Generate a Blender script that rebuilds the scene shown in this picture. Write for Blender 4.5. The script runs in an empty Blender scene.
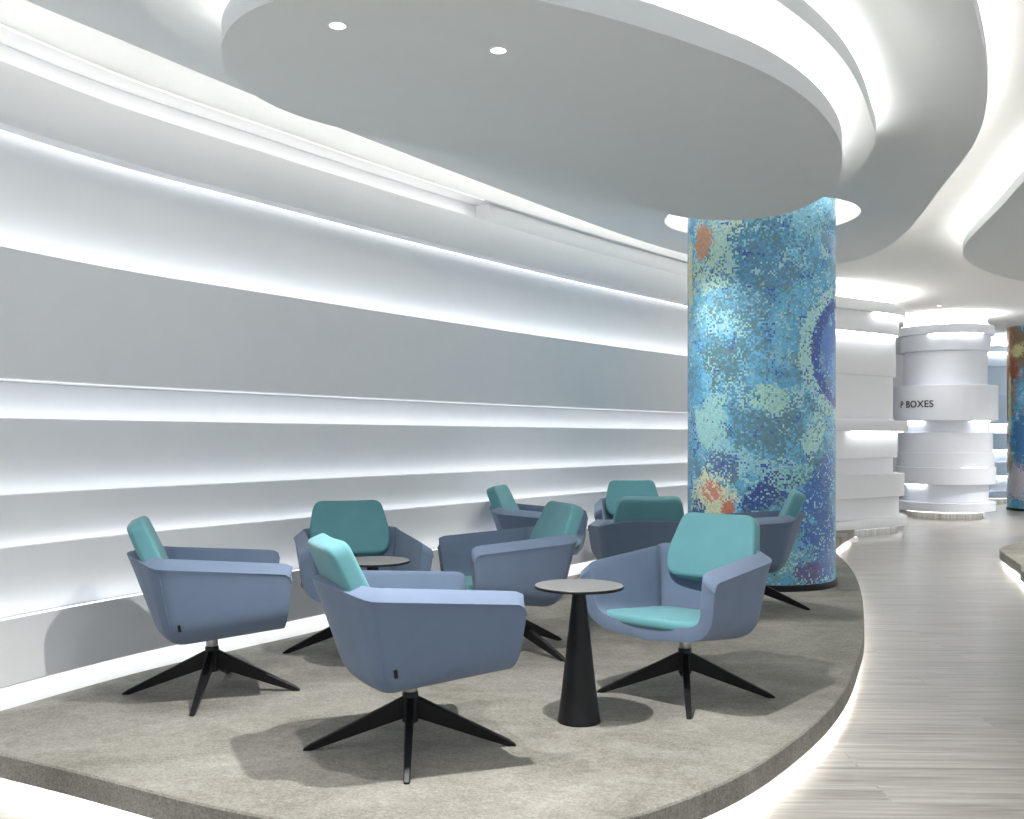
import bpy, bmesh, math, random
from mathutils import Vector, Matrix
random.seed(7)
PI = math.pi
scene = bpy.context.scene
COL = scene.collection

# ------------------------------------------------------------------ helpers
def link(o, parent=None):
    COL.objects.link(o)
    if parent is not None:
        o.parent = parent
    return o

def tag(o, label=None, cat=None, group=None, kind=None):
    if label: o['label'] = label
    if cat: o['category'] = cat
    if group: o['group'] = group
    if kind: o['kind'] = kind
    return o

def empty(name, loc=(0, 0, 0), rz=0.0):
    o = bpy.data.objects.new(name, None)
    o.empty_display_size = 0.1
    o.location = loc
    o.rotation_euler = (0, 0, rz)
    return link(o)

def finish(name, bm, mat, parent=None, smooth=35, recalc=True):
    if recalc:
        bmesh.ops.recalc_face_normals(bm, faces=bm.faces[:])
    me = bpy.data.meshes.new(name)
    bm.to_mesh(me); bm.free()
    if smooth:
        me.polygons.foreach_set('use_smooth', [True] * len(me.polygons))
        me.set_sharp_from_angle(angle=math.radians(smooth))
    if mat: me.materials.append(mat)
    return link(bpy.data.objects.new(name, me), parent)

def catmull(pts, n=10, closed=False):
    P = [Vector(p) for p in pts]
    out = []
    N = len(P)
    rng = range(N) if closed else range(N - 1)
    for i in rng:
        if closed:
            p0, p1, p2, p3 = P[(i-1) % N], P[i], P[(i+1) % N], P[(i+2) % N]
        else:
            p0 = P[i-1] if i > 0 else P[0] * 2 - P[1]
            p1, p2 = P[i], P[i+1]
            p3 = P[i+2] if i + 2 < N else P[-1] * 2 - P[-2]
        # centripetal
        def tj(ti, a, b): return ti + max((b - a).length, 1e-6) ** 0.5
        t0 = 0; t1 = tj(t0, p0, p1); t2 = tj(t1, p1, p2); t3 = tj(t2, p2, p3)
        for k in range(n):
            t = t1 + (t2 - t1) * k / n
            A1 = p0 * ((t1-t)/(t1-t0)) + p1 * ((t-t0)/(t1-t0))
            A2 = p1 * ((t2-t)/(t2-t1)) + p2 * ((t-t1)/(t2-t1))
            A3 = p2 * ((t3-t)/(t3-t2)) + p3 * ((t-t2)/(t3-t2))
            B1 = A1 * ((t2-t)/(t2-t0)) + A2 * ((t-t0)/(t2-t0))
            B2 = A2 * ((t3-t)/(t3-t1)) + A3 * ((t-t1)/(t3-t1))
            out.append(B1 * ((t2-t)/(t2-t1)) + B2 * ((t-t1)/(t2-t1)))
    if not closed: out.append(P[-1])
    return out

def smooth_curve(P, closed, it=3):
    for _ in range(it):
        Q = list(P); N = len(P)
        for i in range(N):
            if not closed and i in (0, N-1): continue
            Q[i] = P[i] * .5 + (P[(i-1) % N] + P[(i+1) % N]) * .25
        P = Q
    return P

def normals(P, closed):
    """right-hand normals of a 2D polyline"""
    N = len(P); out = []
    for i in range(N):
        a = P[(i-1) % N] if (closed or i > 0) else P[i]
        b = P[(i+1) % N] if (closed or i < N-1) else P[i]
        t = (b - a).normalized()
        out.append(Vector((t.y, -t.x)))
    return out

def offset(P, d, closed):
    return [p + n * d for p, n in zip(P, normals(P, closed))]

def sweep_bm(P, prof, closed=False, bm=None, y0=None, y1=None, NN=None, shift=None):
    """sweep closed profile [(d,z)] along 2D polyline P (d along right normal)"""
    bm = bm or bmesh.new()
    NN = NN or normals(P, closed)
    idx = list(range(len(P)))
    if y0 is not None:
        idx = [i for i in idx if y0 <= P[i].y <= y1]
    rings = []
    for i in idx:
        sh = shift(P[i]) if shift else 0.0
        dd = [d + (sh if d > -.25 else 0) for d, z in prof]
        rings.append([bm.verts.new((P[i].x + NN[i].x*d, P[i].y + NN[i].y*d, z)) for d, (_, z) in zip(dd, prof)])
    m = len(prof)
    last = len(rings) if closed and y0 is None else len(rings) - 1
    for i in range(last):
        a, b = rings[i], rings[(i+1) % len(rings)]
        for k in range(m):
            bm.faces.new((a[k], a[(k+1) % m], b[(k+1) % m], b[k]))
    if last == len(rings) - 1:
        bm.faces.new(rings[0]); bm.faces.new(list(reversed(rings[-1])))
    return bm

def rect(d0, d1, z0, z1, c=0.0):
    """rectangle profile, chamfer c at the d1 side"""
    if c <= 0: return [(d0, z0), (d1, z0), (d1, z1), (d0, z1)]
    return [(d0, z0), (d1-c, z0), (d1-c*.3, z0+c*.3), (d1, z0+c), (d1, z1-c), (d1-c*.3, z1-c*.3), (d1-c, z1), (d0, z1)]

def slab_bm(loops, z0, z1, c=0.0):
    bm = bmesh.new()
    def fill(loopsz, z):
        edges = []; vs_all = []
        for L in loopsz:
            vs = [bm.verts.new((p.x, p.y, z)) for p in L]
            vs_all.append(vs)
            for i in range(len(vs)):
                edges.append(bm.edges.new((vs[i], vs[(i+1) % len(vs)])))
        bmesh.ops.triangle_fill(bm, use_beauty=True, use_dissolve=False, edges=edges)
        return vs_all
    if c:
        ins = [offset(L, -c if i == 0 else c, True) for i, L in enumerate(loops)]
        # caller passes clockwise outer (right normal = inward)? handled by sign below
    B = fill(loops, z0); T = fill(loops, z1)
    for b, t in zip(B, T):
        for i in range(len(b)):
            j = (i+1) % len(b)
            bm.faces.new((b[i], b[j], t[j], t[i]))
    return bm

def area2(P):
    return sum(P[i].x*P[(i+1) % len(P)].y - P[(i+1) % len(P)].x*P[i].y for i in range(len(P))) / 2

def ccw(P):
    return P if area2(P) > 0 else list(reversed(P))   # ccw: right normal points outward

def circle(cx, cy, r, n=64):
    return [Vector((cx + r*math.cos(2*PI*i/n), cy + r*math.sin(2*PI*i/n))) for i in range(n)]

def lathe_bm(prof, n=48, bm=None, c=(0, 0)):
    bm = bm or bmesh.new()
    rings = []
    for r, z in prof:
        if r < 1e-6:
            rings.append([bm.verts.new((c[0], c[1], z))])
        else:
            rings.append([bm.verts.new((c[0]+r*math.cos(2*PI*i/n), c[1]+r*math.sin(2*PI*i/n), z)) for i in range(n)])
    for a, b in zip(rings, rings[1:]):
        for i in range(n):
            j = (i+1) % n
            if len(a) == 1 and len(b) == 1: continue
            if len(a) == 1: bm.faces.new((a[0], b[j], b[i]))
            elif len(b) == 1: bm.faces.new((a[i], a[j], b[0]))
            else: bm.faces.new((a[i], a[j], b[j], b[i]))
    return bm

# ------------------------------------------------------------------ materials
def S(r, g, b):
    f = lambda v: (v/255/12.92) if v/255 <= .04045 else ((v/255+.055)/1.055)**2.4
    return (f(r), f(g), f(b), 1)

class NT:
    def __init__(self, name):
        self.m = bpy.data.materials.new(name); self.m.use_nodes = True
        self.t = self.m.node_tree; self.t.nodes.clear()
        self.out = self.n('ShaderNodeOutputMaterial')
    def n(self, typ, **kw):
        nd = self.t.nodes.new(typ)
        for k, v in kw.items():
            setattr(nd, k, v)
        return nd
    def l(self, a, b): self.t.links.new(a, b)
    def inp(self, nd, key, v):
        if hasattr(v, 'is_output') or hasattr(v, 'links') and not isinstance(v, (float, int, tuple)):
            self.l(v, nd.inputs[key])
        else: nd.inputs[key].default_value = v
    def math(self, op, a, b=0.0, c=0.0, clamp=False):
        nd = self.n('ShaderNodeMath', operation=op, use_clamp=clamp)
        self.inp(nd, 0, a); self.inp(nd, 1, b); self.inp(nd, 2, c)
        return nd.outputs[0]
    def mix(self, f, a, b, blend='MIX'):
        nd = self.n('ShaderNodeMix', data_type='RGBA', blend_type=blend)
        self.inp(nd, 'Factor', f); self.inp(nd, 6, a); self.inp(nd, 7, b)
        return nd.outputs[2]
    def noise(self, vec, scale, detail=3, rough=.55, dist=0.0):
        nd = self.n('ShaderNodeTexNoise')
        if vec is not None: self.l(vec, nd.inputs['Vector'])
        nd.inputs['Scale'].default_value = scale; nd.inputs['Detail'].default_value = detail
        nd.inputs['Roughness'].default_value = rough; nd.inputs['Distortion'].default_value = dist
        return nd.outputs[0]
    def ramp(self, f, stops):
        nd = self.n('ShaderNodeValToRGB')
        cr = nd.color_ramp
        while len(cr.elements) > 1: cr.elements.remove(cr.elements[-1])
        cr.elements[0].position = stops[0][0]; cr.elements[0].color = stops[0][1]
        for p, c in stops[1:]:
            e = cr.elements.new(p); e.color = c
        self.l(f, nd.inputs[0])
        return nd.outputs[0]
    def step(self, f, lo, hi):
        nd = self.n('ShaderNodeMapRange', interpolation_type='SMOOTHSTEP')
        self.inp(nd, 0, f); nd.inputs[1].default_value = lo; nd.inputs[2].default_value = hi
        return nd.outputs[0]
    def bsdf(self, color, rough=.5, metal=0.0, spec=.5, bump=None, bstr=.2, bdist=.01, sheen=0.0):
        b = self.n('ShaderNodeBsdfPrincipled')
        self.inp(b, 'Base Color', color); self.inp(b, 'Roughness', rough); self.inp(b, 'Metallic', metal)
        b.inputs['Specular IOR Level'].default_value = spec
        if sheen:
            b.inputs['Sheen Weight'].default_value = sheen; b.inputs['Sheen Roughness'].default_value = .5
        if bump is not None:
            bp = self.n('ShaderNodeBump'); bp.inputs['Strength'].default_value = bstr
            bp.inputs['Distance'].default_value = bdist
            self.l(bump, bp.inputs['Height']); self.l(bp.outputs[0], b.inputs['Normal'])
        self.l(b.outputs[0], self.out.inputs[0])
        return self.m
    def objco(self):
        return self.n('ShaderNodeTexCoord').outputs['Object']

def plaster(name, col, rough=.75):
    n = NT(name); co = n.objco()
    v = n.noise(co, 6, 3)
    c = n.mix(n.step(v, .3, .7), tuple(x*.985 for x in col[:3])+(1,), col)
    return n.bsdf(c, rough, spec=.3, bump=n.noise(co, 350, 2), bstr=.04, bdist=.002)

M = {}
M['ceil'] = plaster('ceiling_paint', (.86, .86, .845, 1))
M['panel'] = plaster('panel_paint', (.77, .79, .79, 1))
M['wall'] = plaster('wall_paint', (.86, .868, .885, 1), .6)
M['drum'] = plaster('drum_paint', (.83, .86, .92, 1), .45)

def emit(name, col, s):
    n = NT(name)
    e = n.n('ShaderNodeEmission'); e.inputs[0].default_value = col; e.inputs[1].default_value = s
    n.l(e.outputs[0], n.out.inputs[0])
    return n.m
WARM = (1, .975, .93, 1); COOL = (.93, .97, 1, 1)

def fabric(name, col, sheen=.15):
    n = NT(name); co = n.objco()
    v = n.noise(co, 9, 3)
    c = n.mix(n.step(v, .3, .75), col, tuple(x*.93 for x in col[:3])+(1,))
    w = n.noise(co, 900, 2)
    return n.bsdf(c, .75, spec=.3, bump=w, bstr=.12, bdist=.001, sheen=sheen)
M['blue'] = fabric('blue_grey_fabric', (.132, .180, .268, 1))
M['teal'] = fabric('teal_fabric', (.108, .285, .318, 1))

def black_metal():
    n = NT('black_metal'); co = n.objco()
    return n.bsdf((.006, .006, .007, 1), .45, spec=.3, bump=n.noise(co, 600, 2), bstr=.04, bdist=.001)
M['black'] = black_metal()
M['hub'] = NT('steel').bsdf((.35, .35, .36, 1), .3, metal=1)
M['top'] = NT('charcoal_laminate').bsdf((.155, .155, .155, 1), .42, spec=.5)

def carpet():
    n = NT('greige_carpet'); co = n.objco()
    mp = n.n('ShaderNodeMapping'); mp.inputs['Scale'].default_value = (1.0, 1.35, 1); n.l(co, mp.inputs[0])
    mp.inputs['Rotation'].default_value = (0, 0, .12)
    big = n.noise(mp.outputs[0], 1.6, 5, .6, .6)
    fine = n.noise(co, 110, 4, .8)
    mid = n.noise(mp.outputs[0], 14, 4, .65)
    # carpet tiles, each laid with its own pile direction
    bk = n.n('ShaderNodeTexBrick', offset=.5); n.l(co, bk.inputs[0])
    bk.inputs['Color1'].default_value = (.46, .46, .46, 1); bk.inputs['Color2'].default_value = (.54, .54, .54, 1)
    bk.inputs['Mortar'].default_value = (.5, .5, .5, 1); bk.inputs['Mortar Size'].default_value = 0.0
    bk.inputs['Scale'].default_value = 1.0; bk.inputs['Brick Width'].default_value = .9; bk.inputs['Row Height'].default_value = .3
    v = n.math('ADD', n.math('MULTIPLY', big, .62), n.math('MULTIPLY', mid, .26))
    v = n.math('ADD', v, n.math('MULTIPLY', n.math('SUBTRACT', fine, .5), .95))
    v = n.math('ADD', v, n.math('MULTIPLY', n.math('SUBTRACT', bk.outputs[0], .5), .6))
    c = n.ramp(v, [(.24, (.142, .134, .112, 1)), (.44, (.246, .235, .207, 1)), (.64, (.372, .360, .326, 1))])
    return n.bsdf(c, .95, spec=.1, bump=fine, bstr=.6, bdist=.006, sheen=.1)
M['carpet'] = carpet()

def planks():
    n = NT('washed_wood_planks'); co = n.objco()
    mp = n.n('ShaderNodeMapping'); n.l(co, mp.inputs[0]); mp.inputs['Rotation'].default_value = (0, 0, .03)
    bk = n.n('ShaderNodeTexBrick', offset=.37); n.l(mp.outputs[0], bk.inputs[0])
    bk.inputs['Color1'].default_value = (.35, .35, .35, 1); bk.inputs['Color2'].default_value = (.65, .65, .65, 1)
    bk.inputs['Mortar'].default_value = (.3, .3, .3, 1); bk.inputs['Mortar Size'].default_value = .004
    bk.inputs['Scale'].default_value = 1; bk.inputs['Brick Width'].default_value = 1.25; bk.inputs['Row Height'].default_value = .19
    st = n.n('ShaderNodeMapping'); st.inputs['Scale'].default_value = (1.1, 22, 1); n.l(mp.outputs[0], st.inputs[0])
    cm = n.n('ShaderNodeVectorMath', operation='ADD'); n.l(st.outputs[0], cm.inputs[0]); 
    sc = n.n('ShaderNodeVectorMath', operation='SCALE'); n.l(bk.outputs[0], sc.inputs[0]); sc.inputs['Scale'].default_value = 37
    n.l(sc.outputs[0], cm.inputs[1])
    g = n.noise(cm.outputs[0], 1.5, 6, .65, .3)
    v = n.math('ADD', n.math('MULTIPLY', g, .85), n.math('MULTIPLY', bk.outputs[0], .22))
    c = n.ramp(v, [(.34, (.14, .125, .105, 1)), (.50, (.27, .252, .225, 1)), (.68, (.41, .395, .365, 1))])
    rgh = n.math('ADD', .24, n.math('MULTIPLY', g, .16))
    return n.bsdf(c, rgh, spec=.55, bump=g, bstr=.12, bdist=.003)
M['floor'] = planks()

def brushed():
    n = NT('brushed_plinth_metal'); co = n.objco()
    st = n.n('ShaderNodeMapping'); st.inputs['Scale'].default_value = (30, 30, .5); n.l(co, st.inputs[0])
    g = n.noise(st.outputs[0], 1, 3)
    return n.bsdf(n.ramp(g, [(.35, (.40, .37, .33, 1)), (.65, (.62, .61, .59, 1))]), .35, metal=.7)
M['plinth'] = brushed()

def mosaic(name, feats, seed):
    """glass mosaic; UV.x = arc length (m) from the centre line, UV.y = height (m)"""
    n = NT(name)
    uv = n.n('ShaderNodeUVMap').outputs[0]
    T = .0135
    sp = n.n('ShaderNodeSeparateXYZ'); n.l(uv, sp.inputs[0])
    cx = n.math('DIVIDE', sp.outputs[0], T); cy = n.math('DIVIDE', sp.outputs[1], T)
    qx = n.math('MULTIPLY', n.math('ADD', n.math('FLOOR', cx), .5), T)
    qy = n.math('MULTIPLY', n.math('ADD', n.math('FLOOR', cy), .5), T)
    q = n.n('ShaderNodeCombineXYZ'); n.l(qx, q.inputs[0]); n.l(qy, q.inputs[1]); q.inputs[2].default_value = seed
    Q = q.outputs[0]
    wn = n.n('ShaderNodeTexWhiteNoise', noise_dimensions='3D'); n.l(Q, wn.inputs[0])
    rnd = wn.outputs[0]
    j = n.math('MULTIPLY', n.math('SUBTRACT', rnd, .5), .17)
    def nz(scale, detail=4, dist=1.0, off=0.0, js=1.0):
        ad = n.n('ShaderNodeVectorMath', operation='ADD'); n.l(Q, ad.inputs[0]); ad.inputs[1].default_value = (off, off*1.7, off*.3)
        return n.math('ADD', n.noise(ad.outputs[0], scale, detail, .62, dist), n.math('MULTIPLY', j, js))
    base = n.ramp(nz(2.2, 5, 1.2, 0), [(.30, S(88, 138, 172)), (.45, S(96, 164, 200)), (.55, S(106, 178, 212)), (.68, S(135, 194, 212))])
    c = base
    # dark moss tiles in patches, thinning into the blue
    c = n.mix(n.step(nz(3.2, 6, 1.6, 11, 1.3), .555, .61), c, S(90, 130, 145))
    c = n.mix(n.step(nz(5.5, 5, 1.2, 23, 1.3), .585, .63), c, S(104, 134, 140))
    c = n.mix(n.step(nz(4.2, 5, 1.0, 37, 1.4), .60, .64), c, S(160, 205, 208))
    c = n.mix(n.step(nz(7, 4, .8, 51, 1.4), .66, .69), c, S(60, 90, 170))
    # placed features: (x, y, rx, ry, rot, colour, amount, ring)
    wob = n.math('MULTIPLY', n.math('SUBTRACT', nz(4.5, 5, 1, 71, 1.5), .5), 1.5)
    for (fx, fy, rx, ry, rot, col, amt, ring) in feats:
        dx = n.math('SUBTRACT', qx, fx); dy = n.math('SUBTRACT', qy, fy)
        ca, sa = math.cos(rot), math.sin(rot)
        ex = n.math('DIVIDE', n.math('ADD', n.math('MULTIPLY', dx, ca), n.math('MULTIPLY', dy, sa)), rx)
        ey = n.math('DIVIDE', n.math('SUBTRACT', n.math('MULTIPLY', dy, ca), n.math('MULTIPLY', dx, sa)), ry)
        r = n.math('SQRT', n.math('ADD', n.math('MULTIPLY', ex, ex), n.math('MULTIPLY', ey, ey)))
        if ring:
            r = n.math('MULTIPLY', n.math('ABSOLUTE', n.math('SUBTRACT', r, 1)), 1/ring)
        r = n.math('ADD', r, wob)
        f = n.math('MULTIPLY', n.step(r, 1.08, .72), amt)
        pick = n.math('LESS_THAN', n.math('ADD', .2, n.math('MULTIPLY', rnd, .5)), f)      # tile by tile: a tile either takes the colour or not
        c = n.mix(pick, c, col)
    # tile-to-tile tone
    wn2 = n.n('ShaderNodeTexWhiteNoise', noise_dimensions='3D')
    ad = n.n('ShaderNodeVectorMath', operation='ADD'); n.l(Q, ad.inputs[0]); ad.inputs[1].default_value = (5, 3, 9); n.l(ad.outputs[0], wn2.inputs[0])
    tone = n.math('ADD', 1.12, n.math('MULTIPLY', wn2.outputs[0], .36))
    tn = n.n('ShaderNodeCombineColor'); [n.l(tone, tn.inputs[i]) for i in range(3)]
    c = n.mix(1.0, c, tn.outputs[0], 'MULTIPLY')
    # grout lines
    gx = n.math('FRACT', cx); gy = n.math('FRACT', cy)
    e = n.math('MINIMUM', n.math('MINIMUM', gx, n.math('SUBTRACT', 1, gx)), n.math('MINIMUM', gy, n.math('SUBTRACT', 1, gy)))
    g = n.step(e, .03, .09)
    c = n.mix(n.math('ADD', .45, n.math('MULTIPLY', g, .55)), S(110, 140, 150), c)
    return n.bsdf(c, n.math('SUBTRACT', .55, n.math('MULTIPLY', g, .28)), spec=.5, bump=g, bstr=.15, bdist=.001)

def on_col(px, py, cx=760, R=74, r=.578, Y=7.6, ze=1.30):
    s = max(-.985, min(.985, (px - cx) / R))
    return (math.asin(s) * r, ze + (438 - py) * Y / 1000)
def ft(px, py, wpx, hpx, col, amt, rot=0, ring=0):
    x, y = on_col(px, py)
    return (x, y, wpx*.0078, hpx*.0076, rot, S(*col), amt, ring)
FE = [
    ft(770, 225, 80, 22, (135, 185, 200), .45),
    ft(706, 290, 26, 60, (110, 165, 180), .35),
    ft(716, 255, 38, 40, (176, 206, 188), .55),
    ft(690, 270, 9, 45, (196, 190, 140), .85),
    ft(704, 237, 15, 18, (190, 142, 112), .8),
    ft(733, 222, 20, 14, (195, 214, 195), .5),
    ft(735, 330, 34, 45, (96, 138, 156), .45, .3),
    ft(765, 260, 45, 40, (90, 134, 165), .4, .2),
    ft(735, 300, 35, 20, (120, 165, 195), .3),
    ft(722, 360, 26, 24, (94, 126, 134), .5),
    ft(722, 325, 20, 16, (150, 195, 205), .45),
    ft(712, 422, 28, 26, (158, 206, 206), .65),
    ft(765, 425, 40, 34, (92, 132, 148), .5),
    ft(768, 400, 18, 16, (165, 210, 195), .55),
    ft(812, 432, 12, 26, (170, 212, 205), .6, -.4),
    ft(745, 460, 34, 12, (150, 200, 210), .5, -.5),
    ft(836, 352, 58, 60, (165, 208, 205), .58, 0, .15),
    ft(838, 352, 46, 50, (66, 112, 190), .8),
    ft(836, 365, 22, 26, (95, 155, 205), .65, -.4),
    ft(838, 352, 46, 50, (48, 72, 158), .62, 0, .14),
    ft(815, 492, 52, 20, (62, 102, 172), .6, .75),
    ft(770, 490, 40, 14, (64, 84, 150), .6, .5),
    ft(790, 478, 22, 12, (140, 195, 190), .45, .6),
    ft(722, 470, 22, 18, (92, 110, 160), .48),
    ft(712, 500, 32, 30, (214, 218, 186), .7),
    ft(712, 492, 14, 12, (210, 140, 118), .55),
    ft(730, 508, 8, 10, (200, 120, 96), .7),
    ft(700, 512, 12, 10, (70, 110, 165), .5),
    ft(820, 540, 26, 46, (66, 100, 165), .6, .2),
    ft(790, 560, 30, 26, (110, 165, 190), .5),
    ft(806, 572, 18, 13, (96, 84, 130), .6),
    ft(772, 566, 18, 14, (120, 165, 155), .4),
]
M['mosaic'] = mosaic('blue_glass_mosaic', FE, 0.0)
FE2 = [
    (-.55, 2.9, .75, .5, 0, S(120, 98, 70), .85, 0), (-.75, 2.4, .28, .9, 0, S(178, 116, 62), .8, 0),
    (-.8, 1.7, .14, .7, 0, S(120, 84, 66), .75, 0), (-.45, 2.85, .16, .14, 0, S(196, 186, 130), .7, 0),
    (-.55, 2.5, .2, .25, 0, S(150, 74, 40), .8, 0), (-.66, 1.9, .06, .7, 0, S(190, 205, 160), .75, 0),
    (-.45, .55, .5, .35, 0, S(198, 190, 200), .8, 0), (-.7, .9, .15, .3, 0, S(150, 136, 92), .7, 0),
    (-.3, 1.3, .3, .5, 0, S(40, 110, 165), .7, 0),
]
M['mosaic2'] = mosaic('rust_and_blue_glass_mosaic', FE2, 4.3)
M['ink'] = NT('black_lettering').bsdf((.02, .02, .022, 1), .5)
M['void'] = plaster('trench_paint', (.8, .8, .8, 1))

LEDM = {}
def ledmat(s, col=WARM):
    k = (s, col)
    if k not in LEDM: LEDM[k] = emit('led_light', col, s)
    return LEDM[k]

# ------------------------------------------------------------------ floor and shell
bm = bmesh.new()
bmesh.ops.create_grid(bm, x_segments=1, y_segments=1, size=1)
for v in bm.verts: v.co = (v.co.x*11 + 4, v.co.y*14 + 12, 0)
fl = finish('floor', bm, M['floor'], smooth=0); tag(fl, kind='structure')

C_Z = 3.30
bm = slab_bm([[Vector((-7, -2)), Vector((15, -2)), Vector((15, 26)), Vector((-7, 26))]], C_Z, C_Z + .06)
ce = finish('ceiling', bm, M['ceil'], smooth=0); tag(ce, kind='structure')

for nm, a, b in (('wall_far', (-7, 24.0), (15, 24.2)),):
    bm = slab_bm([[Vector(a), Vector((b[0], a[1])), Vector(b), Vector((a[0], b[1]))]], 0, C_Z)
    w = finish(nm, bm, M['wall'], smooth=0); tag(w, kind='structure')

# ------------------------------------------------------------------ left wall: stacked plaster bands
Z = [3.11, 2.965, 2.69, 2.145, 1.564, 1.39, 1.045, .817, .522, .232]
W = catmull([(-3.75, .2), (-2.98, 2.6), (-2.253, 4.4), (-1.94, 5.06), (-1.49, 5.75), (-.93, 6.6), (-.38, 7.4),
             (.56, 8.72), (1.79, 10.3), (3.0, 11.75), (4.14, 12.75), (4.85, 13.25), (5.28, 13.6), (5.47, 14.1), (5.43, 14.8), (5.1, 15.6)], 12)
W = smooth_curve(W, False, 12)
WN = normals(W, False)
wall = empty('wall_left', (W[0].x, W[0].y, 0)); tag(wall, kind='structure')
winv = Matrix.Translation((-W[0].x, -W[0].y, 0))
def wpart(name, prof, mat, y0=None, y1=None, shift=None):
    bm = sweep_bm(W, prof, y0=y0, y1=y1, NN=WN, shift=shift)
    bmesh.ops.transform(bm, matrix=winv, verts=bm.verts)
    return finish(name, bm, mat, wall)
BACK = -.34
def ease(p, a=11.0, b=12.5):
    t = min(1, max(0, (p.y - a) / (b - a))); return t*t*(3-2*t)
def band(d, zt, zb, y0=None, y1=None, dr=None, groove=False, low=0.0):
    zb -= low
    if groove:      # small lip along the front edge with a light groove behind it
        c = .006
        P = [(BACK, zb), (d-c, zb), (d, zb+c), (d, zt-.003), (d-.003, zt), (d-.010, zt), (d-.010, zt-.012), (BACK, zt-.012)]
        sh = None if dr is None else (lambda p: (dr - d) * ease(p))
        return wpart('wall_band', P, M['wall'], y0, y1, sh)
    sh = None if dr is None else (lambda p: (dr - d) * ease(p))
    return wpart('wall_band', rect(BACK, d, zb, zt, .008), M['wall'], y0, y1, sh)
band(.03, C_Z, Z[0], dr=-.12)              # cream crown
band(-.15, Z[0], Z[1], -9, 7.72)           # lit recess
band(-.015, Z[0], Z[1], 7.66, 99, dr=.04)  # plain from here on
band(.00, Z[1], Z[2], dr=-.04)
band(-.12, Z[2], Z[3], dr=-.08, low=.012)
band(.00, Z[3], Z[4], dr=-.12, groove=True)
band(-.20, Z[4], Z[5], dr=-.10, low=.012)
band(-.11, Z[5], Z[6], dr=-.06, groove=True, low=.012)
band(-.03, Z[6], Z[7], dr=-.12, groove=True, low=.012)
band(.03, Z[7], Z[8], dr=.03, groove=True, low=.012)
band(.13, Z[8], Z[9], dr=-.04, groove=True)
band(.02, Z[9], .11, 12.2, 99, dr=.06)
# the shelf-like band that sticks out only on the rounded end
wpart('wall_band', rect(BACK, .07, Z[5], Z[4]-.03, .008), M['wall'], 12.0, 99)
wpart('wall_foot', rect(BACK, -.06, 0, Z[9]), M['plinth'], 12.0, 99)
wpart('wall_foot', rect(BACK, -.02, 0, Z[9]), M['wall'], -9, 12.1)
def wled(d, z, s, y0, y1, w=.016, h=.008, col=COOL):
    return wpart('led_strip', rect(d - w/2, d + w/2, z, z + h), ledmat(s, col), y0, y1)
wled(-.05, Z[1]+.001, 6, -9, 7.62, col=WARM)
wled(.022, Z[0]-.004, 1.3, -9, 7.62, w=.012, h=.003, col=WARM)  # added glow along the crown's underside, standing in for its lit lip
wled(-.030, Z[3]-.011, 9, -9, 11.6)
wled(-.100, Z[2]-.008, 2.4, -9, 11.6, w=.012, h=.006)  # strip added under the band to brighten the upper part of the recess
wled(-.135, Z[5]-.011, 5, -9, 11.2)
wled(-.022, Z[4]-.004, 1.2, -9, 11.6, w=.010, h=.003)  # added glow standing in for the lit underside of this band
wled(-.055, Z[6]-.011, 4.5, -9, 11.2, w=.014)
wled(.005, Z[7]-.011, 3.2, -9, 11.2, w=.014)
wled(.095, Z[8]-.011, 4, -9, 11.2, w=.02)
wled(.00, Z[1]-.010, 20, 13.2, 14.3)
wled(.07, Z[9]-.010, 11, -9, 11.9)
# short runs on the rounded wall end
wled(-.055, Z[2]-.010, 26, 12.5, 13.7)
wled(-.012, Z[1]-.0+.0-.008+.0, 24, 13.3, 14.3) if False else None
wled(-.010, Z[0]+.002, 45, 12.6, 15.2, col=WARM)
wled(.0, Z[5]-.010, 16, 12.9, 14.2)
wled(-.09, Z[6]-.010, 20, 12.4, 13.2)
wled(-.005, Z[8]-.010, 20, 12.4, 13.9)
wled(-.02, .100, 5, 12.3, 14.4, h=.006)

# ------------------------------------------------------------------ carpeted platforms
def platform(name, outline, label, ledruns, s):
    O = ccw(outline)
    c = sum(O, Vector((0, 0))) / len(O)
    root = empty(name, (c.x, c.y, 0)); tag(root, label, 'platform')
    inv = Matrix.Translation((-c.x, -c.y, 0))
    def part(nm, bm, mat, sm=35):
        bmesh.ops.transform(bm, matrix=inv, verts=bm.verts)
        return finish(nm, bm, mat, root, sm)
    ch = offset(O, -.006, True)
    bm = slab_bm([O], .062, .144)
    # softened top edge
    t = [bm.verts.new((p.x, p.y, .15)) for p in ch]
    o = [bm.verts.new((p.x, p.y, .144)) for p in O]
    for i in range(len(t)):
        j = (i+1) % len(t); bm.faces.new((o[i], o[j], t[j], t[i]))
    ed = []
    tt = [bm.verts.new(v.co) for v in t]
    for i in range(len(tt)): ed.append(bm.edges.new((tt[i], tt[(i+1) % len(tt)])))
    bmesh.ops.triangle_fill(bm, use_beauty=True, edges=ed)
    bmesh.ops.remove_doubles(bm, verts=bm.verts, dist=.0008)
    part('carpet_deck', bm, M['carpet'])
    I = offset(O, -.07, True)
    bm = slab_bm([I], 0, .062); part('plinth', bm, M['void'])
    L = offset(O, -.045, True); NN = normals(L, True)
    part('led_strip', sweep_bm(L, rect(-.008, .008, .055, .061), closed=True), ledmat(s, WARM))
    return root

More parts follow.
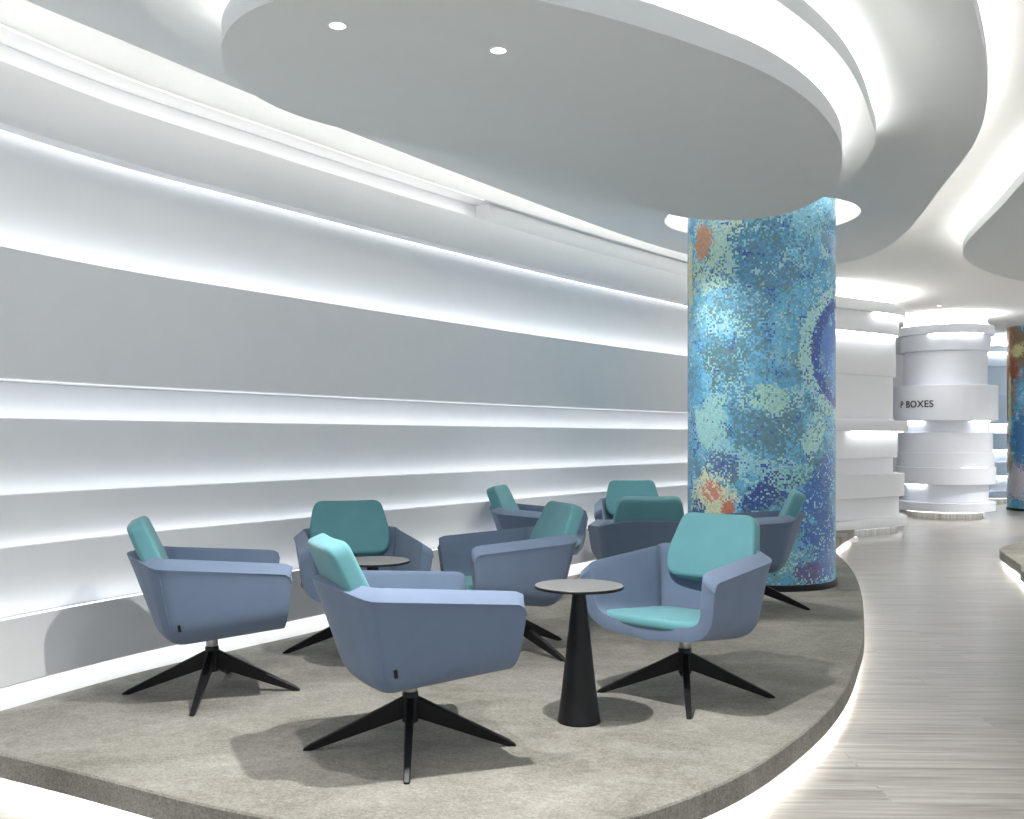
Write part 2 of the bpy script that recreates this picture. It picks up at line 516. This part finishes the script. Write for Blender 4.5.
P1 = [(-1.86, 3.64), (-1.494, 3.443), (-1.15, 3.24), (-.85, 3.08), (-.5, 2.95), (-.1, 2.9), (.3, 3.0), (.61, 3.24), (.80, 3.44), (.985, 3.68),
      (1.27, 4.11), (1.56, 4.65), (1.83, 5.28), (2.05, 5.82), (2.26, 6.42), (2.52, 7.19), (2.80, 8.1), (3.07, 9.13), (3.25, 10.0), (3.55, 11.0), (4.12, 12.2), (4.3, 12.55)]
OW = offset(W, .16, False)
back = [p for p in OW if 4.1 < p.y < 12.45]
P1s = smooth_curve(catmull(P1, 8), False, 6)
tip = catmull([(back[0].x, back[0].y), (-2.42, 3.98), (-2.3, 3.83), (-1.86, 3.64)], 6)[1:-1]
outline = P1s + list(reversed(back)) + tip
platform('carpeted_platform', outline, 'large grey-beige carpeted platform with a curved glowing edge, carrying the blue armchairs', None, 21)
P2 = catmull([(4.37, 8.5), (4.62, 9.1), (4.83, 9.75), (5.1, 10.45), (5.6, 11.0), (6.6, 11.4), (8.2, 11.3), (9.2, 10.0), (9.0, 8.2), (7.6, 7.2), (5.6, 6.9), (4.5, 7.5)], 8, True)
platform('carpeted_platform', P2, 'small carpeted platform with glowing edge at the right side of the walkway', None, 21)

# ------------------------------------------------------------------ suspended ceiling panels
def cpanel(pts, z0, z1, zup, label, holes=(), runs=None, s=25, inset=.07, name='ceiling_panel', col=WARM, mat='panel', closed_pts=None, up_inset=.20):
    O = ccw(smooth_curve(catmull(pts, 8, True), True, 8))
    c = sum(O, Vector((0, 0))) / len(O)
    root = empty(name, (c.x, c.y, z0)); tag(root, label, 'ceiling panel', kind=None)
    inv = Matrix.Translation((-c.x, -c.y, -z0))
    def part(nm, bm, m, sm=35):
        bmesh.ops.transform(bm, matrix=inv, verts=bm.verts)
        return finish(nm, bm, m, root, sm)
    part('panel_board', slab_bm([O] + [list(h) for h in holes], z0, z1), M[mat])
    L = offset(O, -inset, True); U = offset(O, -up_inset, True)
    NL = normals(L, True); NU = normals(U, True)
    n = len(O)
    def runsweep(P, NN, prof, test):
        bm = bmesh.new(); any_ = False
        flags = [test(O[i]) for i in range(n)]
        if all(flags):
            return sweep_bm(P, prof, closed=True, bm=bm, NN=NN)
        st = next(i for i in range(n) if flags[i] and not flags[i-1])
        run = []
        for k in range(n + 1):
            i = (st + k) % n
            if k < n and flags[i]: run.append(i)
            elif run:
                if len(run) > 1:
                    sweep_bm([P[a] for a in run], prof, bm=bm, NN=[NN[a] for a in run])
                run = []
        return bm
    part('upstand', runsweep(U, NU, rect(-.02, .0, z1, zup), lambda p: True), M['ceil'])
    test = runs or (lambda p: True)
    part('led_strip', runsweep(L, NL, rect(-.01, .01, z1 + .001, z1 + .010), test), ledmat(s, col))
    return root, O

A_Z, D_Z, B_Z = 2.66, 2.90, 3.07
KA = (2.66 - 1.30) / (2.72 - 1.30)
A_PTS = [(-.762, 3.24), (-.915, 3.365), (-1.037, 3.577), (-1.093, 3.80), (-1.085, 4.08), (-.98, 4.356), (-.77, 4.60), (-.50, 4.79), (-.06, 5.09),
         (.21, 5.36), (.64, 5.87), (.83, 6.15), (1.015, 6.37), (1.22, 6.50), (1.50, 6.52), (1.73, 6.34), (1.83, 5.98), (1.82, 5.65), (1.72, 5.22), (1.60, 4.86),
         (1.45, 4.54), (1.236, 4.19), (.97, 3.87), (.684, 3.63), (.391, 3.42), (.094, 3.25), (-.25, 3.12), (-.52, 3.12)]
panelA, OA = cpanel([(x*KA, y*KA) for x, y in A_PTS], A_Z, A_Z+.09, D_Z, 'lowest and largest oval grey ceiling panel, with two downlights in it',
       runs=lambda p: not (p.x < 1.4 and p.y > 3.95 + .0 and (p.x < .9 or p.y > 6)), s=19)
D_PTS = [(-1.35, 3.65), (-1.36, 3.82), (-1.318, 4.035), (-1.264, 4.16), (-1.2, 4.45), (-1.07, 4.85), (-.87, 5.2), (-.35, 5.67), (-.006, 6.13), (.397, 6.61), (.75, 6.87),
         (1.1, 7.0), (1.61, 7.05), (1.98, 6.75), (2.09, 6.3), (2.05, 5.82), (1.95, 5.35), (1.815, 5.05), (1.68, 4.75), (1.49, 4.38), (1.27, 4.03), (.964, 3.65),
         (.5, 3.2), (0, 2.85), (-.5, 2.75), (-1.0, 2.95), (-1.25, 3.3)]
cpanel(D_PTS, D_Z, D_Z+.08, B_Z, 'middle oval ceiling panel between the lowest oval and the broad curved panel',
       runs=lambda p: p.x > -.2 and p.y < 5.8, s=24)
B_PTS = [(-1.97, 4.04), (-1.73, 4.46), (-1.35, 5.14), (-.96, 5.75), (-.41, 6.62), (.48, 8.0), (1.1, 8.9), (1.65, 9.6), (2.3, 10.15), (2.9, 10.35), (3.3, 10.2),
         (3.48, 9.7), (3.44, 8.9), (3.28, 8.08), (3.03, 7.05), (2.78, 6.0), (2.5, 5.26), (2.24, 4.72), (1.86, 4.04), (1.35, 3.2), (.9, 2.1), (.7, 1.0), (.2, .2), (-1.5, .0), (-3.0, .3), (-3.1, 1.3), (-2.5, 2.9)]
CX, CY, CR = 2.0, 8.05, .578
cpanel(B_PTS, B_Z, B_Z+.08, C_Z, 'broad curved ceiling panel that the mosaic column passes through', holes=[circle(CX, CY, .765, 72)], s=24)
E_PTS = [(3.35, 5.6), (3.48, 6.7), (3.71, 7.53), (3.95, 8.45), (4.13, 9.1), (4.44, 9.83), (5.07, 10.66), (5.9, 11.4), (7.4, 11.9), (9.2, 11.2), (9.8, 8.5), (8.6, 5.6), (6.2, 4.2), (4.0, 4.2)]
cpanel(E_PTS, B_Z, B_Z+.08, C_Z, 'curved ceiling panel cut off by the right edge of the picture', s=24)

# ring light round the head of the column, lying on the panel above its hole
ring = empty('ring_light', (CX, CY, B_Z + .08)); tag(ring, 'glowing ring light around the top of the blue mosaic column', 'light')
Lr = circle(0, 0, .81, 72)
finish('led_strip', sweep_bm(Lr, rect(-.01, .01, .001, .010), closed=True), ledmat(15), ring)
finish('added_ring_glow', sweep_bm(circle(0, 0, .7665, 96), rect(-.004, .0, -.076, .004), closed=True), ledmat(1.0), ring)  # glowing band added over the hole's edge so the ring shows white
finish('ring_housing', sweep_bm(circle(0, 0, .90, 72), rect(-.01, .01, .0, .15), closed=True), M['ceil'], ring)

# ------------------------------------------------------------------ downlights
for i, (x, y, lb) in enumerate([(-.6*KA, 3.44*KA, 'small round recessed downlight, the left one in the oval ceiling panel'),
                                (-.05*KA, 3.66*KA, 'small round recessed downlight, the right one in the oval ceiling panel')]):
    r = empty('downlight', (x, y, A_Z)); tag(r, lb, 'light', 'downlights in the oval ceiling panel')
    finish('trim_ring', lathe_bm([(.0265, 0.001), (.0265, -.003), (.030, -.004), (.033, -.001), (.033, .001)], 32), M['ceil'], r)
    finish('lens', lathe_bm([(0, -.002), (.0262, -.002), (.0262, .001)], 32), ledmat(9), r)
    ld = bpy.data.lights.new('downlight_beam', 'SPOT')
    ld.energy = (115, 285)[i]; ld.spot_size = math.radians((94, 122)[i]); ld.spot_blend = .8; ld.shadow_soft_size = .03; ld.color = (1, .98, .95)
    lo = bpy.data.objects.new('downlight_beam', ld); lo.location = (0, 0, -.02); link(lo, r)

DL = [(-1.6, 2.2, B_Z, 110), (-.2, 1.7, B_Z, 110), (2.7, 3.2, C_Z, 80), (5.3, 6.6, B_Z, 300), (6.2, 9.3, B_Z, 520), (8.9, 13.8, C_Z, 850), (6.45, 15.1, C_Z, 60), (5.2, 2.6, C_Z, 80), (1.2, 7.38, B_Z, 130), (.80, 7.12, B_Z, 90)]  # all but the dot above the lettered drum are unseen lamps added for fill
for i, (x, y, z, e) in enumerate(DL):
    r = empty('downlight', (x, y, z))
    tag(r, 'tiny downlight in the far ceiling just above the lettered drum' if i == 6 else 'unseen downlight added in the ceiling as fill light', 'light', None if i == 6 else 'added unseen fill downlights')
    finish('trim_ring', lathe_bm([(.0265, 0.001), (.0265, -.003), (.030, -.004), (.033, -.001), (.033, .001)], 32), M['ceil'], r)
    finish('lens', lathe_bm([(0, -.002), (.0262, -.002), (.0262, .001)], 32), ledmat(9), r)
    ld = bpy.data.lights.new('downlight_beam', 'SPOT')
    ld.energy = e; ld.spot_size = math.radians(74 if i == 9 else 92 if i in (0, 1, 8) else 125); ld.spot_blend = 1; ld.shadow_soft_size = .05; ld.color = (1, .97, .93)
    lo = bpy.data.objects.new('downlight_beam', ld); lo.location = (0, 0, -.02); link(lo, r)

# ------------------------------------------------------------------ mosaic columns
def mosaic_column(cx, cy, zb, zt, mat, label):
    root = empty('mosaic_column', (cx, cy, zb)); tag(root, label, 'column')
    h = zt - zb; n = 128
    bm = bmesh.new(); uvl = bm.loops.layers.uv.new('UVMap')
    a0 = math.atan2(-cy, -cx)                      # the face towards the walkway
    zs = [.045, .06, h]
    rr = [CR - .002, CR, CR]
    rings = [[bm.verts.new((r*math.cos(a0 + 2*PI*i/n + PI), r*math.sin(a0 + 2*PI*i/n + PI), z)) for i in range(n)] for r, z in zip(rr, zs)]
    for k in range(len(zs)-1):
        for i in range(n):
            j = (i+1) % n
            f = bm.faces.new((rings[k][i], rings[k][j], rings[k+1][j], rings[k+1][i]))
            for lp, (ii, kk) in zip(f.loops, ((i, k), (i+1, k), (i+1, k+1), (i, k+1))):
                lp[uvl].uv = ((2*PI*ii/n - PI) * CR, zb + zs[kk])
    bm.faces.new(rings[0]); bm.faces.new(rings[-1])
    finish('shaft', bm, mat, root)
    finish('base_ring', lathe_bm([(0, 0), (CR+.012, 0), (CR+.012, .040), (CR+.006, .046), (0, .046)], 96), M['black'], root)
mosaic_column(CX, CY, .151, C_Z, M['mosaic'], 'large round column clad in blue glass mosaic, standing on the platform behind the armchairs')
mosaic_column(9.55, 18.0, 0, C_Z, M['mosaic2'], 'distant round mosaic column with rust and blue tiles at the right edge')

# ------------------------------------------------------------------ banded drums
def drum(name, cx, cy, R, spec, leds, label, foot=.72, foot_led=6):
    root = empty(name, (cx, cy, 0)); tag(root, label, 'drum')
    a0 = math.atan2(-cy, -cx)
    for zt, zb, r in spec:
        finish('drum_band', lathe_bm([(0, zb), (R*r-.008, zb), (R*r, zb+.008), (R*r, zt-.008), (R*r-.008, zt), (0, zt)], 112), M['drum'], root)
    finish('drum_foot', lathe_bm([(0, 0), (R*foot, 0), (R*foot, .13), (0, .13)], 96), M['plinth'], root)
    for z, r, t0, t1, s in leds:
        P = [Vector((R*r*math.cos(a0 + math.radians(t)), R*r*math.sin(a0 + math.radians(t)))) for t in [t0 + (t1-t0)*i/24 for i in range(25)]]
        finish('led_strip', sweep_bm(P, rect(-.008, .008, z-.012, z-.002)), ledmat(s, COOL), root)
    finish('led_strip', sweep_bm(circle(0, 0, R*(foot+.08), 64), rect(-.008, .008, .115, .128), closed=True), ledmat(foot_led, WARM), root)
    # cove light on the crown
    finish('led_strip', sweep_bm(circle(0, 0, R*.86, 64), rect(-.008, .008, 3.102, 3.112), closed=True), ledmat(45, WARM), root)
    return root
SP = [(C_Z, 3.10, .80), (3.10, 2.955, .93), (2.955, 2.69, .86), (2.69, 2.14, .80), (2.14, 1.573, 1.0), (1.573, 1.39, .84), (1.39, 1.07, .90),
      (1.07, .835, .93), (.835, .56, .96), (.56, .275, .82), (.275, .13, .96)]
dr = drum('banded_drum', 7.10, 16.4, .79, SP,
     [(2.955, .885, -20, 52, 26), (1.573, .88, -62, -28, 26), (1.573, .88, 36, 60, 26), (1.39, .0+.92, -34, 44, 0.0) if False else (1.573, .88, 58, 70, 20),
      (1.07, .905, -75, -30, 1) if False else (.835, .0+.945, 20, 55, 20), (.56, .85, -62, -26, 24), (.275, .83, -60, 60, 6)],
     'round white drum of stacked bands with the lettering P BOXES beyond the walkway')
SP3 = [(C_Z, 3.10, .80), (3.10, 2.955, .93), (2.955, 2.69, .9), (2.69, 2.14, .84), (2.14, 1.573, .96), (1.573, 1.39, .84), (1.39, 1.07, 1.0),
       (1.07, .835, .90), (.835, .56, .96), (.56, .275, .90), (.275, .13, .96)]
drum('banded_drum', 9.35, 20.3, .95, SP3, [(2.955, .93, -60, 60, 26), (1.573, .9, -70, 70, 30), (1.07, .96, -60, 60, 24), (.56, .93, -60, 60, 24)],
     'farther white drum of stacked bands, right behind the lettered drum')
# lettering wrapped on the wide band
a0 = math.atan2(-16.4, -7.10)
for word, x0 in (('P', -.785), ('BOXES', -.645)):
    cu = bpy.data.curves.new('lettering', 'FONT'); cu.body = word; cu.size = .152; cu.space_character = 1.06; cu.offset = .0015
    to = bpy.data.objects.new('lettering_tmp', cu); COL.objects.link(to)
    dg = bpy.context.evaluated_depsgraph_get(); dg.update()
    me = bpy.data.meshes.new_from_object(to.evaluated_get(dg))
    bpy.data.objects.remove(to)
    bm = bmesh.new(); bm.from_mesh(me)
    ext = bmesh.ops.extrude_face_region(bm, geom=bm.faces[:])
    up = set(v for v in ext['geom'] if isinstance(v, bmesh.types.BMVert))
    for v in bm.verts:
        r = .79 + (.006 if v in up else .0005)
        th = a0 + (x0 + v.co.x) / .79
        v.co = (r*math.cos(th), r*math.sin(th), 1.79 + v.co.y)
    finish('lettering', bm, M['ink'], dr, smooth=0)

# ------------------------------------------------------------------ armchair
def lerp(a, b, t): return a + (b - a) * t
def fillet_path(pts, radii, seg=6, spacing=.04):
    """polyline with rounded inner corners"""
    P = [Vector(p) for p in pts]; out = [P[0]]
    for i in range(1, len(P)-1):
        a, b, c = P[i-1], P[i], P[i+1]
        r = min(radii[i], (a-b).length*.48, (c-b).length*.48)
        s = b + (a-b).normalized()*r; e = b + (c-b).normalized()*r
        prev = out[-1]; L = (s - prev).length; k = max(1, int(L/spacing))
        for q in range(1, k): out.append(prev.lerp(s, q/k))
        for q in range(seg+1):
            t = q/seg
            out.append(s*(1-t)**2 + b*2*t*(1-t) + e*t*t)
    prev = out[-1]; L = (P[-1]-prev).length; k = max(1, int(L/spacing))
    for q in range(1, k+1): out.append(prev.lerp(P[-1], q/k))
    return out

HW = .345
def shell_bm():
    """U shaped tub: rim T, lower corner Cn and keel K all follow the same U parameter"""
    bm = bmesh.new()
    # key stations: (T, Cn, K) half side, from the front end round to the back centre
    def stations():
        T = [(HW, .325, .602), (.312, -.265, .645), (0, -.360, .652)]
        C = [(.312, .300, .318), (.262, -.185, .254), (0, -.215, .245)]
        K = [(0, .298, .290), (0, -.03, .250), (0, -.05, .250)]
        return T, C, K
    T, C, K = stations()
    full = lambda L: [Vector(p) for p in L] + [Vector((-p[0], p[1], p[2])) for p in reversed(L[:-1])]
    Tp = [full(T), full(C), full(K)]
    # same parametrisation: build samples t in [0,4] with fillets applied to the rim and corner curves
    def samp(path, rad):
        a, b, c, b2, a2 = path
        out = []
        n1, nf, n2 = 12, 6, 6
        def corner(p, q, r):
            rr = rad
            s = q + (p-q).normalized()*rr; e = q + (r-q).normalized()*rr
            return s, e
        s1, e1 = corner(a, b, c); s2, e2 = corner(c, b2, a2)
        ts = [0, .012, .03, .055, .09]
        L = (s1-a).length
        for t in ts: out.append(a.lerp(s1, t/.7 if False else min(1, t/max(L, .1))))
        for k in range(1, n1): out.append(a.lerp(s1, .16 + (1-.16)*k/n1))
        for k in range(nf+1):
            t = k/nf; out.append(s1*(1-t)**2 + b*2*t*(1-t) + e1*t*t)
        for k in range(1, n2*2):
            t = k/(n2*2); p = e1.lerp(s2, t)
            p = p + Vector((0, (c.y - (e1.y+s2.y)/2) * 4*t*(1-t), (c.z - (e1.z+s2.z)/2)*4*t*(1-t)))
            out.append(p)
        rev = []
        half = out[:len(ts) + n1 - 1 + nf + 1]
        for p in reversed(half): rev.append(Vector((-p.x, p.y, p.z)))
        return out + rev
    R = samp(Tp[0], .085); Cc = samp(Tp[1], .06); Kk = samp(Tp[2], .005)
    for p in Kk: p.x = 0
    grid = []
    N = len(R)
    rf = .04
    for i in range(N):
        t, c, k = R[i].copy(), Cc[i].copy(), Kk[i].copy()
        k.x = 0
        # rounded upper front corner of each arm
        d = max(0, rf - (.325 - t.y))
        if t.y > .325 - rf:
            dz = rf - math.sqrt(max(0, rf*rf - d*d)); t.z -= dz
        col = []
        rr = .11
        s = c + (t-c).normalized()*min(rr, (t-c).length*.6); e = c + (k-c).normalized()*min(.13, (k-c).length*.75)
        nv = 9
        for q in range(nv): col.append(t.lerp(s, q/nv))
        for q in range(10):
            u = q/9; col.append(s*(1-u)**2 + c*2*u*(1-u) + e*u*u)
        for q in range(1, 5): col.append(e.lerp(k, q/4))
        # slight belly on the long walls
        grid.append(col)
    TH = .060
    nq = len(grid[0])
    inner = []
    for i in range(N):
        colI = []
        for q in range(nq):
            a = grid[max(0, i-1)][q]; b = grid[min(N-1, i+1)][q]
            c = grid[i][max(0, q-1)]; d = grid[i][min(nq-1, q+1)]
            if q == nq-1:
                n = Vector((0, 0, -1))
            else:
                n = (b-a).cross(d-c)
                n.normalize()
                if n.dot(grid[i][q] - Vector((0, .12, .62))) < 0: n = -n
            if q == 0: n = Vector((n.x, n.y, 0)).normalized()
            p = grid[i][q] - n*(TH if grid[i][0].y > -.2 else .050)
            if grid[i][q].x > 0: p.x = max(p.x, 0)
            elif grid[i][q].x < 0: p.x = min(p.x, 0)
            if i in (0, N-1): p.y = grid[i][q].y
            colI.append(p)
        inner.append(colI)
        # the outer edge of the rim lies lower than the inner one: sloping arm tops
        w = min(1, max(0, (grid[i][0].y + .34) / .10))
        for q, f in ((0, 1.0), (1, .55), (2, .2)):
            grid[i][q] = grid[i][q] - Vector((0, 0, (.010 + .030*w) * f))
    VO = [[bm.verts.new(p) for p in col] for col in grid]
    VI = [[bm.verts.new(p) for p in col] for col in inner]
    for i in range(N-1):
        for q in range(nq-1):
            bm.faces.new((VO[i][q], VO[i+1][q], VO[i+1][q+1], VO[i][q+1]))
            bm.faces.new((VI[i][q], VI[i][q+1], VI[i+1][q+1], VI[i+1][q]))
        bm.faces.new((VO[i][0], VI[i][0], VI[i+1][0], VO[i+1][0]))
    for i in (0, N-1):
        for q in range(nq-1):
            bm.faces.new((VO[i][q], VO[i][q+1], VI[i][q+1], VI[i][q]))
    bmesh.ops.remove_doubles(bm, verts=bm.verts, dist=.0012)
    bmesh.ops.recalc_face_normals(bm, faces=bm.faces[:])
    return bm, grid

def apply_mods(o):
    dg = bpy.context.evaluated_depsgraph_get(); dg.update()
    me = bpy.data.meshes.new_from_object(o.evaluated_get(dg))
    o.modifiers.clear(); old = o.data; o.data = me; me.name = o.name
    bpy.data.meshes.remove(old)

def pillow_bm(outline, th, edge_r, bend=0.0, dome=.012, rings=7):
    """flat cushion in the XZ plane; outline [(x,z)], thickness along y"""
    bm = bmesh.new()
    O = [Vector(p) for p in outline]; O = ccw(O)
    c = sum(O, Vector((0, 0))) / len(O)
    levels = []
    for k in range(rings):                       # front face to the edge
        a = (k/(rings-1)) * PI/2
        levels.append((edge_r*(1-math.sin(a)), th/2 - edge_r*(1-math.cos(a)) if False else (th/2 - edge_r) + edge_r*math.cos(a)))
    prof = levels + [(i, -y) for i, y in reversed(levels)]
    loops = []
    NO = normals(O, True)
    for ins, y in prof:
        loops.append([(o - nn*ins, y) for o, nn in zip(O, NO)])
    def co(p, y):
        return (p.x, y + bend*p.x*p.x, p.y)
    V = [[bm.verts.new(co(p, y)) for p, y in L] for L in loops]
    n = len(O)
    for a, b in zip(V, V[1:]):
        for i in range(n):
            j = (i+1) % n; bm.faces.new((a[i], a[j], b[j], b[i]))
    for side, base, sg in ((0, loops[0], 1), (-1, loops[-1], -1)):
        prev = V[side]
        for s in (.85, .65, .4, .2):
            cur = []
            for (p, y) in base:
                q = c + (p-c)*s
                cur.append(bm.verts.new(co(q, y + sg*dome*(1-s*s))))
            for i in range(n):
                j = (i+1) % n; bm.faces.new((prev[i], prev[j], cur[j], cur[i]))
            prev = cur
        ctr = bm.verts.new(co(c, base[0][1] + sg*dome))
        for i in range(n): bm.faces.new((prev[i], prev[(i+1) % n], ctr))
    return bm

def rounded_poly(pts, rad, seg=7):
    N = len(pts); out = []
    for i in range(N):
        a, b, c = Vector(pts[i-1]), Vector(pts[i]), Vector(pts[(i+1) % N])
        r = min(rad[i], (a-b).length*.49, (c-b).length*.49)
        s = b + (a-b).normalized()*r; e = b + (c-b).normalized()*r
        for q in range(seg+1):
            t = q/seg; out.append(s*(1-t)**2 + b*2*t*(1-t) + e*t*t)
    # drop duplicates, insert points on long spans
    res = []
    for i, p in enumerate(out):
        q = out[(i+1) % len(out)]
        if (q-p).length < 1e-4: continue
        res.append(p)
        k = int((q-p).length/.05)
        for m in range(1, k+1): res.append(p.lerp(q, m/(k+1)))
    return res

def make_chair():
    root = empty('armchair')
    bm, grid = shell_bm()
    sh = finish('seat_shell', bm, M['blue'], root, smooth=0)
    m = sh.modifiers.new('b', 'BEVEL'); m.width = .012; m.segments = 3; m.limit_method = 'ANGLE'; m.angle_limit = math.radians(60)
    apply_mods(sh)
    sh.data.polygons.foreach_set('use_smooth', [True]*len(sh.data.polygons)); sh.data.set_sharp_from_angle(angle=math.radians(50))
    for gi in (18, len(grid)-19):
        bm = bmesh.new(); path = [grid[gi][q] for q in range(0, 15)]; R = []
        for q, p in enumerate(path):
            t = (path[min(q+1, 14)] - path[max(q-1, 0)]).normalized()
            u = t.cross(Vector((0, 0, 1)) if abs(t.z) < .9 else Vector((1, 0, 0))).normalized(); v = t.cross(u)
            R.append([bm.verts.new(p + (u*math.cos(2*PI*k/6) + v*math.sin(2*PI*k/6))*.0016) for k in range(6)])
        for a, b in zip(R, R[1:]):
            for k in range(6): bm.faces.new((a[k], a[(k+1) % 6], b[(k+1) % 6], b[k]))
        bm.faces.new(R[0]); bm.faces.new(R[-1])
        finish('seam', bm, M['blue'], root)
    # back cushion
    o = rounded_poly([(-.188, .165), (.188, .165), (.232, -.05), (.205, -.155), (-.205, -.155), (-.232, -.05)], [.05, .05, .10, .07, .07, .10])
    bm = pillow_bm(o, .080, .020, bend=.25, dome=.006)
    bmesh.ops.transform(bm, matrix=Matrix.Translation((0, -.262, .632)) @ Matrix.Rotation(math.radians(23), 4, 'X'), verts=bm.verts)
    finish('back_cushion', bm, M['teal'], root, smooth=60)
    # seat cushion (lying): outline in plan, thickness vertical
    o = rounded_poly([(-.275, .272), (-.12, .308), (.12, .308), (.275, .272), (.22, -.13), (.12, -.17), (-.12, -.17), (-.22, -.13)], [.06, .2, .2, .06, .06, .08, .08, .06])
    bm = pillow_bm(o, .05, .022, bend=0, dome=.014)
    bmesh.ops.transform(bm, matrix=Matrix.Translation((0, 0, .345)) @ Matrix.Rotation(math.radians(3.5), 4, 'X') @ Matrix(((1, 0, 0, 0), (0, 0, 1, 0), (0, 1, 0, 0), (0, 0, 0, 1))), verts=bm.verts)
    finish('seat_cushion', bm, M['teal'], root, smooth=60)
    # fabric tag at the foot of the right rear seam
    bm = bmesh.new(); bmesh.ops.create_cube(bm, size=1)
    bmesh.ops.scale(bm, vec=(.004, .012, .030), verts=bm.verts)
    bmesh.ops.bevel(bm, geom=bm.edges[:], offset=.001, segments=1)
    # place on the outer wall, found from the grid
    N = len(grid); i = 16; p = grid[i][10]; q = grid[i][8]; r = grid[i+1][10]
    nrm = ((q-p).cross(r-p)).normalized()
    if nrm.x < 0: nrm = -nrm
    zax = (q-p).normalized(); xax = nrm; yax = zax.cross(xax)
    mt = Matrix((xax, yax, zax)).transposed().to_4x4(); mt.translation = p + nrm*.001
    bmesh.ops.transform(bm, matrix=mt, verts=bm.verts)
    t = finish('fabric_tag', bm, M['black'], root, smooth=0)
    # swivel
    finish('swivel_collar', lathe_bm([(0, .205), (.024, .205), (.026, .21), (.026, .235), (.022, .262), (0, .262)], 32), M['hub'], root)
    finish('swivel_hub', lathe_bm([(0, .098), (.026, .098), (.030, .103), (.030, .205), (.027, .212), (0, .212)], 32), M['black'], root)
    legs = []
    lm = None
    for k in range(4):
        if lm is None:
            bm = bmesh.new()
            # stations along x: (x, ztop, zbot, halfwidth top, halfwidth bottom)
            st = [(.018, .197, .116, .016, .011), (.12, .146, .082, .016, .011), (.25, .082, .038, .014, .010), (.355, .030, .003, .012, .009), (.364, .026, .0, .012, .009), (.392, .007, .0, .010, .008)]
            R = []
            for x, zt, zb, wt, wb in st:
                c = min(.004, (zt-zb)*.3)
                R.append([bm.verts.new((x, y, z)) for y, z in ((-wb, zb), (wb, zb), (wt, zt-c), (wt*.7, zt), (-wt*.7, zt), (-wt, zt-c))])
            for a, b in zip(R, R[1:]):
                for i in range(6):
                    j = (i+1) % 6; bm.faces.new((a[i], a[j], b[j], b[i]))
            bm.faces.new(R[0]); bm.faces.new(R[-1])
            lo = finish('leg', bm, M['black'], root, smooth=30); lm = lo.data
        else:
            lo = link(bpy.data.objects.new('leg', lm), root)
        lo['k'] = k; legs.append(lo)
    return root

def copy_tree(o, parent=None):
    c = o.copy(); COL.objects.link(c)
    if parent is not None: c.parent = parent
    for ch in [x for x in bpy.data.objects if x.parent == o]:
        copy_tree(ch, c)
    return c

GR = 'swivel armchairs on the carpeted platform'
CH = [  # x, y, facing deg, base deg, label
    (-1.356, 4.52, 18, 5, 'blue armchair farthest left, seen from its side in front of the lit wall'),
    (-.377, 3.71, 23, 4, 'blue armchair nearest the viewer, seen from behind its teal back cushion'),
    (-.84, 5.42, -71, 12, 'blue armchair facing the viewer behind the rear side table, near the wall'),
    (.0, 5.42, 200, 45, 'blue armchair turned left, directly behind the front cone table'),
    (.19, 7.45, -14, 20, 'blue armchair by the wall facing right, only its top showing behind the middle one'),
    (1.0, 8.15, -92, 30, 'farthest armchair, facing the viewer left of the mosaic column, mostly hidden'),
    (.85, 6.42, 89, 45, 'blue armchair seen squarely from behind, left of the mosaic column'),
    (.774, 4.475, 228, -7.5, 'blue armchair right of the front cone table, its full teal seat showing'),
    (1.62, 6.80, 168, -18, 'blue armchair facing left in front of the foot of the mosaic column'),
]
proto = make_chair()
for i, (x, y, f, b, lb) in enumerate(CH):
    o = proto if i == 0 else copy_tree(proto)
    o.location = (x, y, .15); o.rotation_euler = (0, 0, math.radians(f - 90))
    tag(o, lb, 'armchair', GR)
    for ch in [c for c in bpy.data.objects if c.parent == o and c.name.startswith('leg')]:
        ch.rotation_euler = (0, 0, math.radians(b - (f - 90) + 90*ch['k']))
for ob in bpy.data.objects:
    if 'k' in ob.keys(): del ob['k']

# ------------------------------------------------------------------ side tables
def make_table():
    r = empty('side_table')
    finish('table_top', lathe_bm([(0, .541), (.172, .541), (.178, .544), (.180, .548), (.180, .551), (.1785, .553), (0, .553)], 72), M['top'], r, smooth=30)
    finish('pedestal', lathe_bm([(0, 0), (.087, 0), (.088, .004), (.086, .012), (.070, .13), (.048, .33), (.029, .50), (.027, .531), (.060, .534), (.060, .541), (0, .541)], 64), M['black'], r, smooth=30)
    finish('edge_band', lathe_bm([(.1795, .5415), (.1812, .543), (.1812, .5505), (.1795, .5525)], 72), M['black'], r)
    return r
t1 = make_table(); t1.location = (.272, 4.06, .15)
tag(t1, 'small round side table on a black cone pedestal, in front beside the open armchair', 'side table', 'cone side tables')
t2 = copy_tree(t1); t2.location = (-.68, 4.88, .15)
tag(t2, 'small round side table half hidden behind the nearest armchair', 'side table', 'cone side tables')

# ------------------------------------------------------------------ world, camera
w = bpy.data.worlds.new('World'); scene.world = w; w.use_nodes = True
bg = w.node_tree.nodes['Background']; bg.inputs[0].default_value = (.89, .945, 1, 1); bg.inputs[1].default_value = 1.12

cam = bpy.data.cameras.new('Camera'); cam.sensor_width = 36; cam.lens = 36 * 1000 / 1024
cam.shift_y = (438 - 409.5) / 1024; cam.clip_end = 100
co = bpy.data.objects.new('Camera', cam); co.location = (0, 0, 1.30); co.rotation_euler = (PI/2, 0, 0); link(co)
scene.camera = co
vs = scene.view_settings
vs.view_transform = 'Standard'; vs.look = 'None'; vs.gamma = 1; vs.exposure = 0.08; vs.use_curve_mapping = False
scene.cycles.use_denoising = True
scene.cycles.max_bounces = 8; scene.cycles.diffuse_bounces = 5
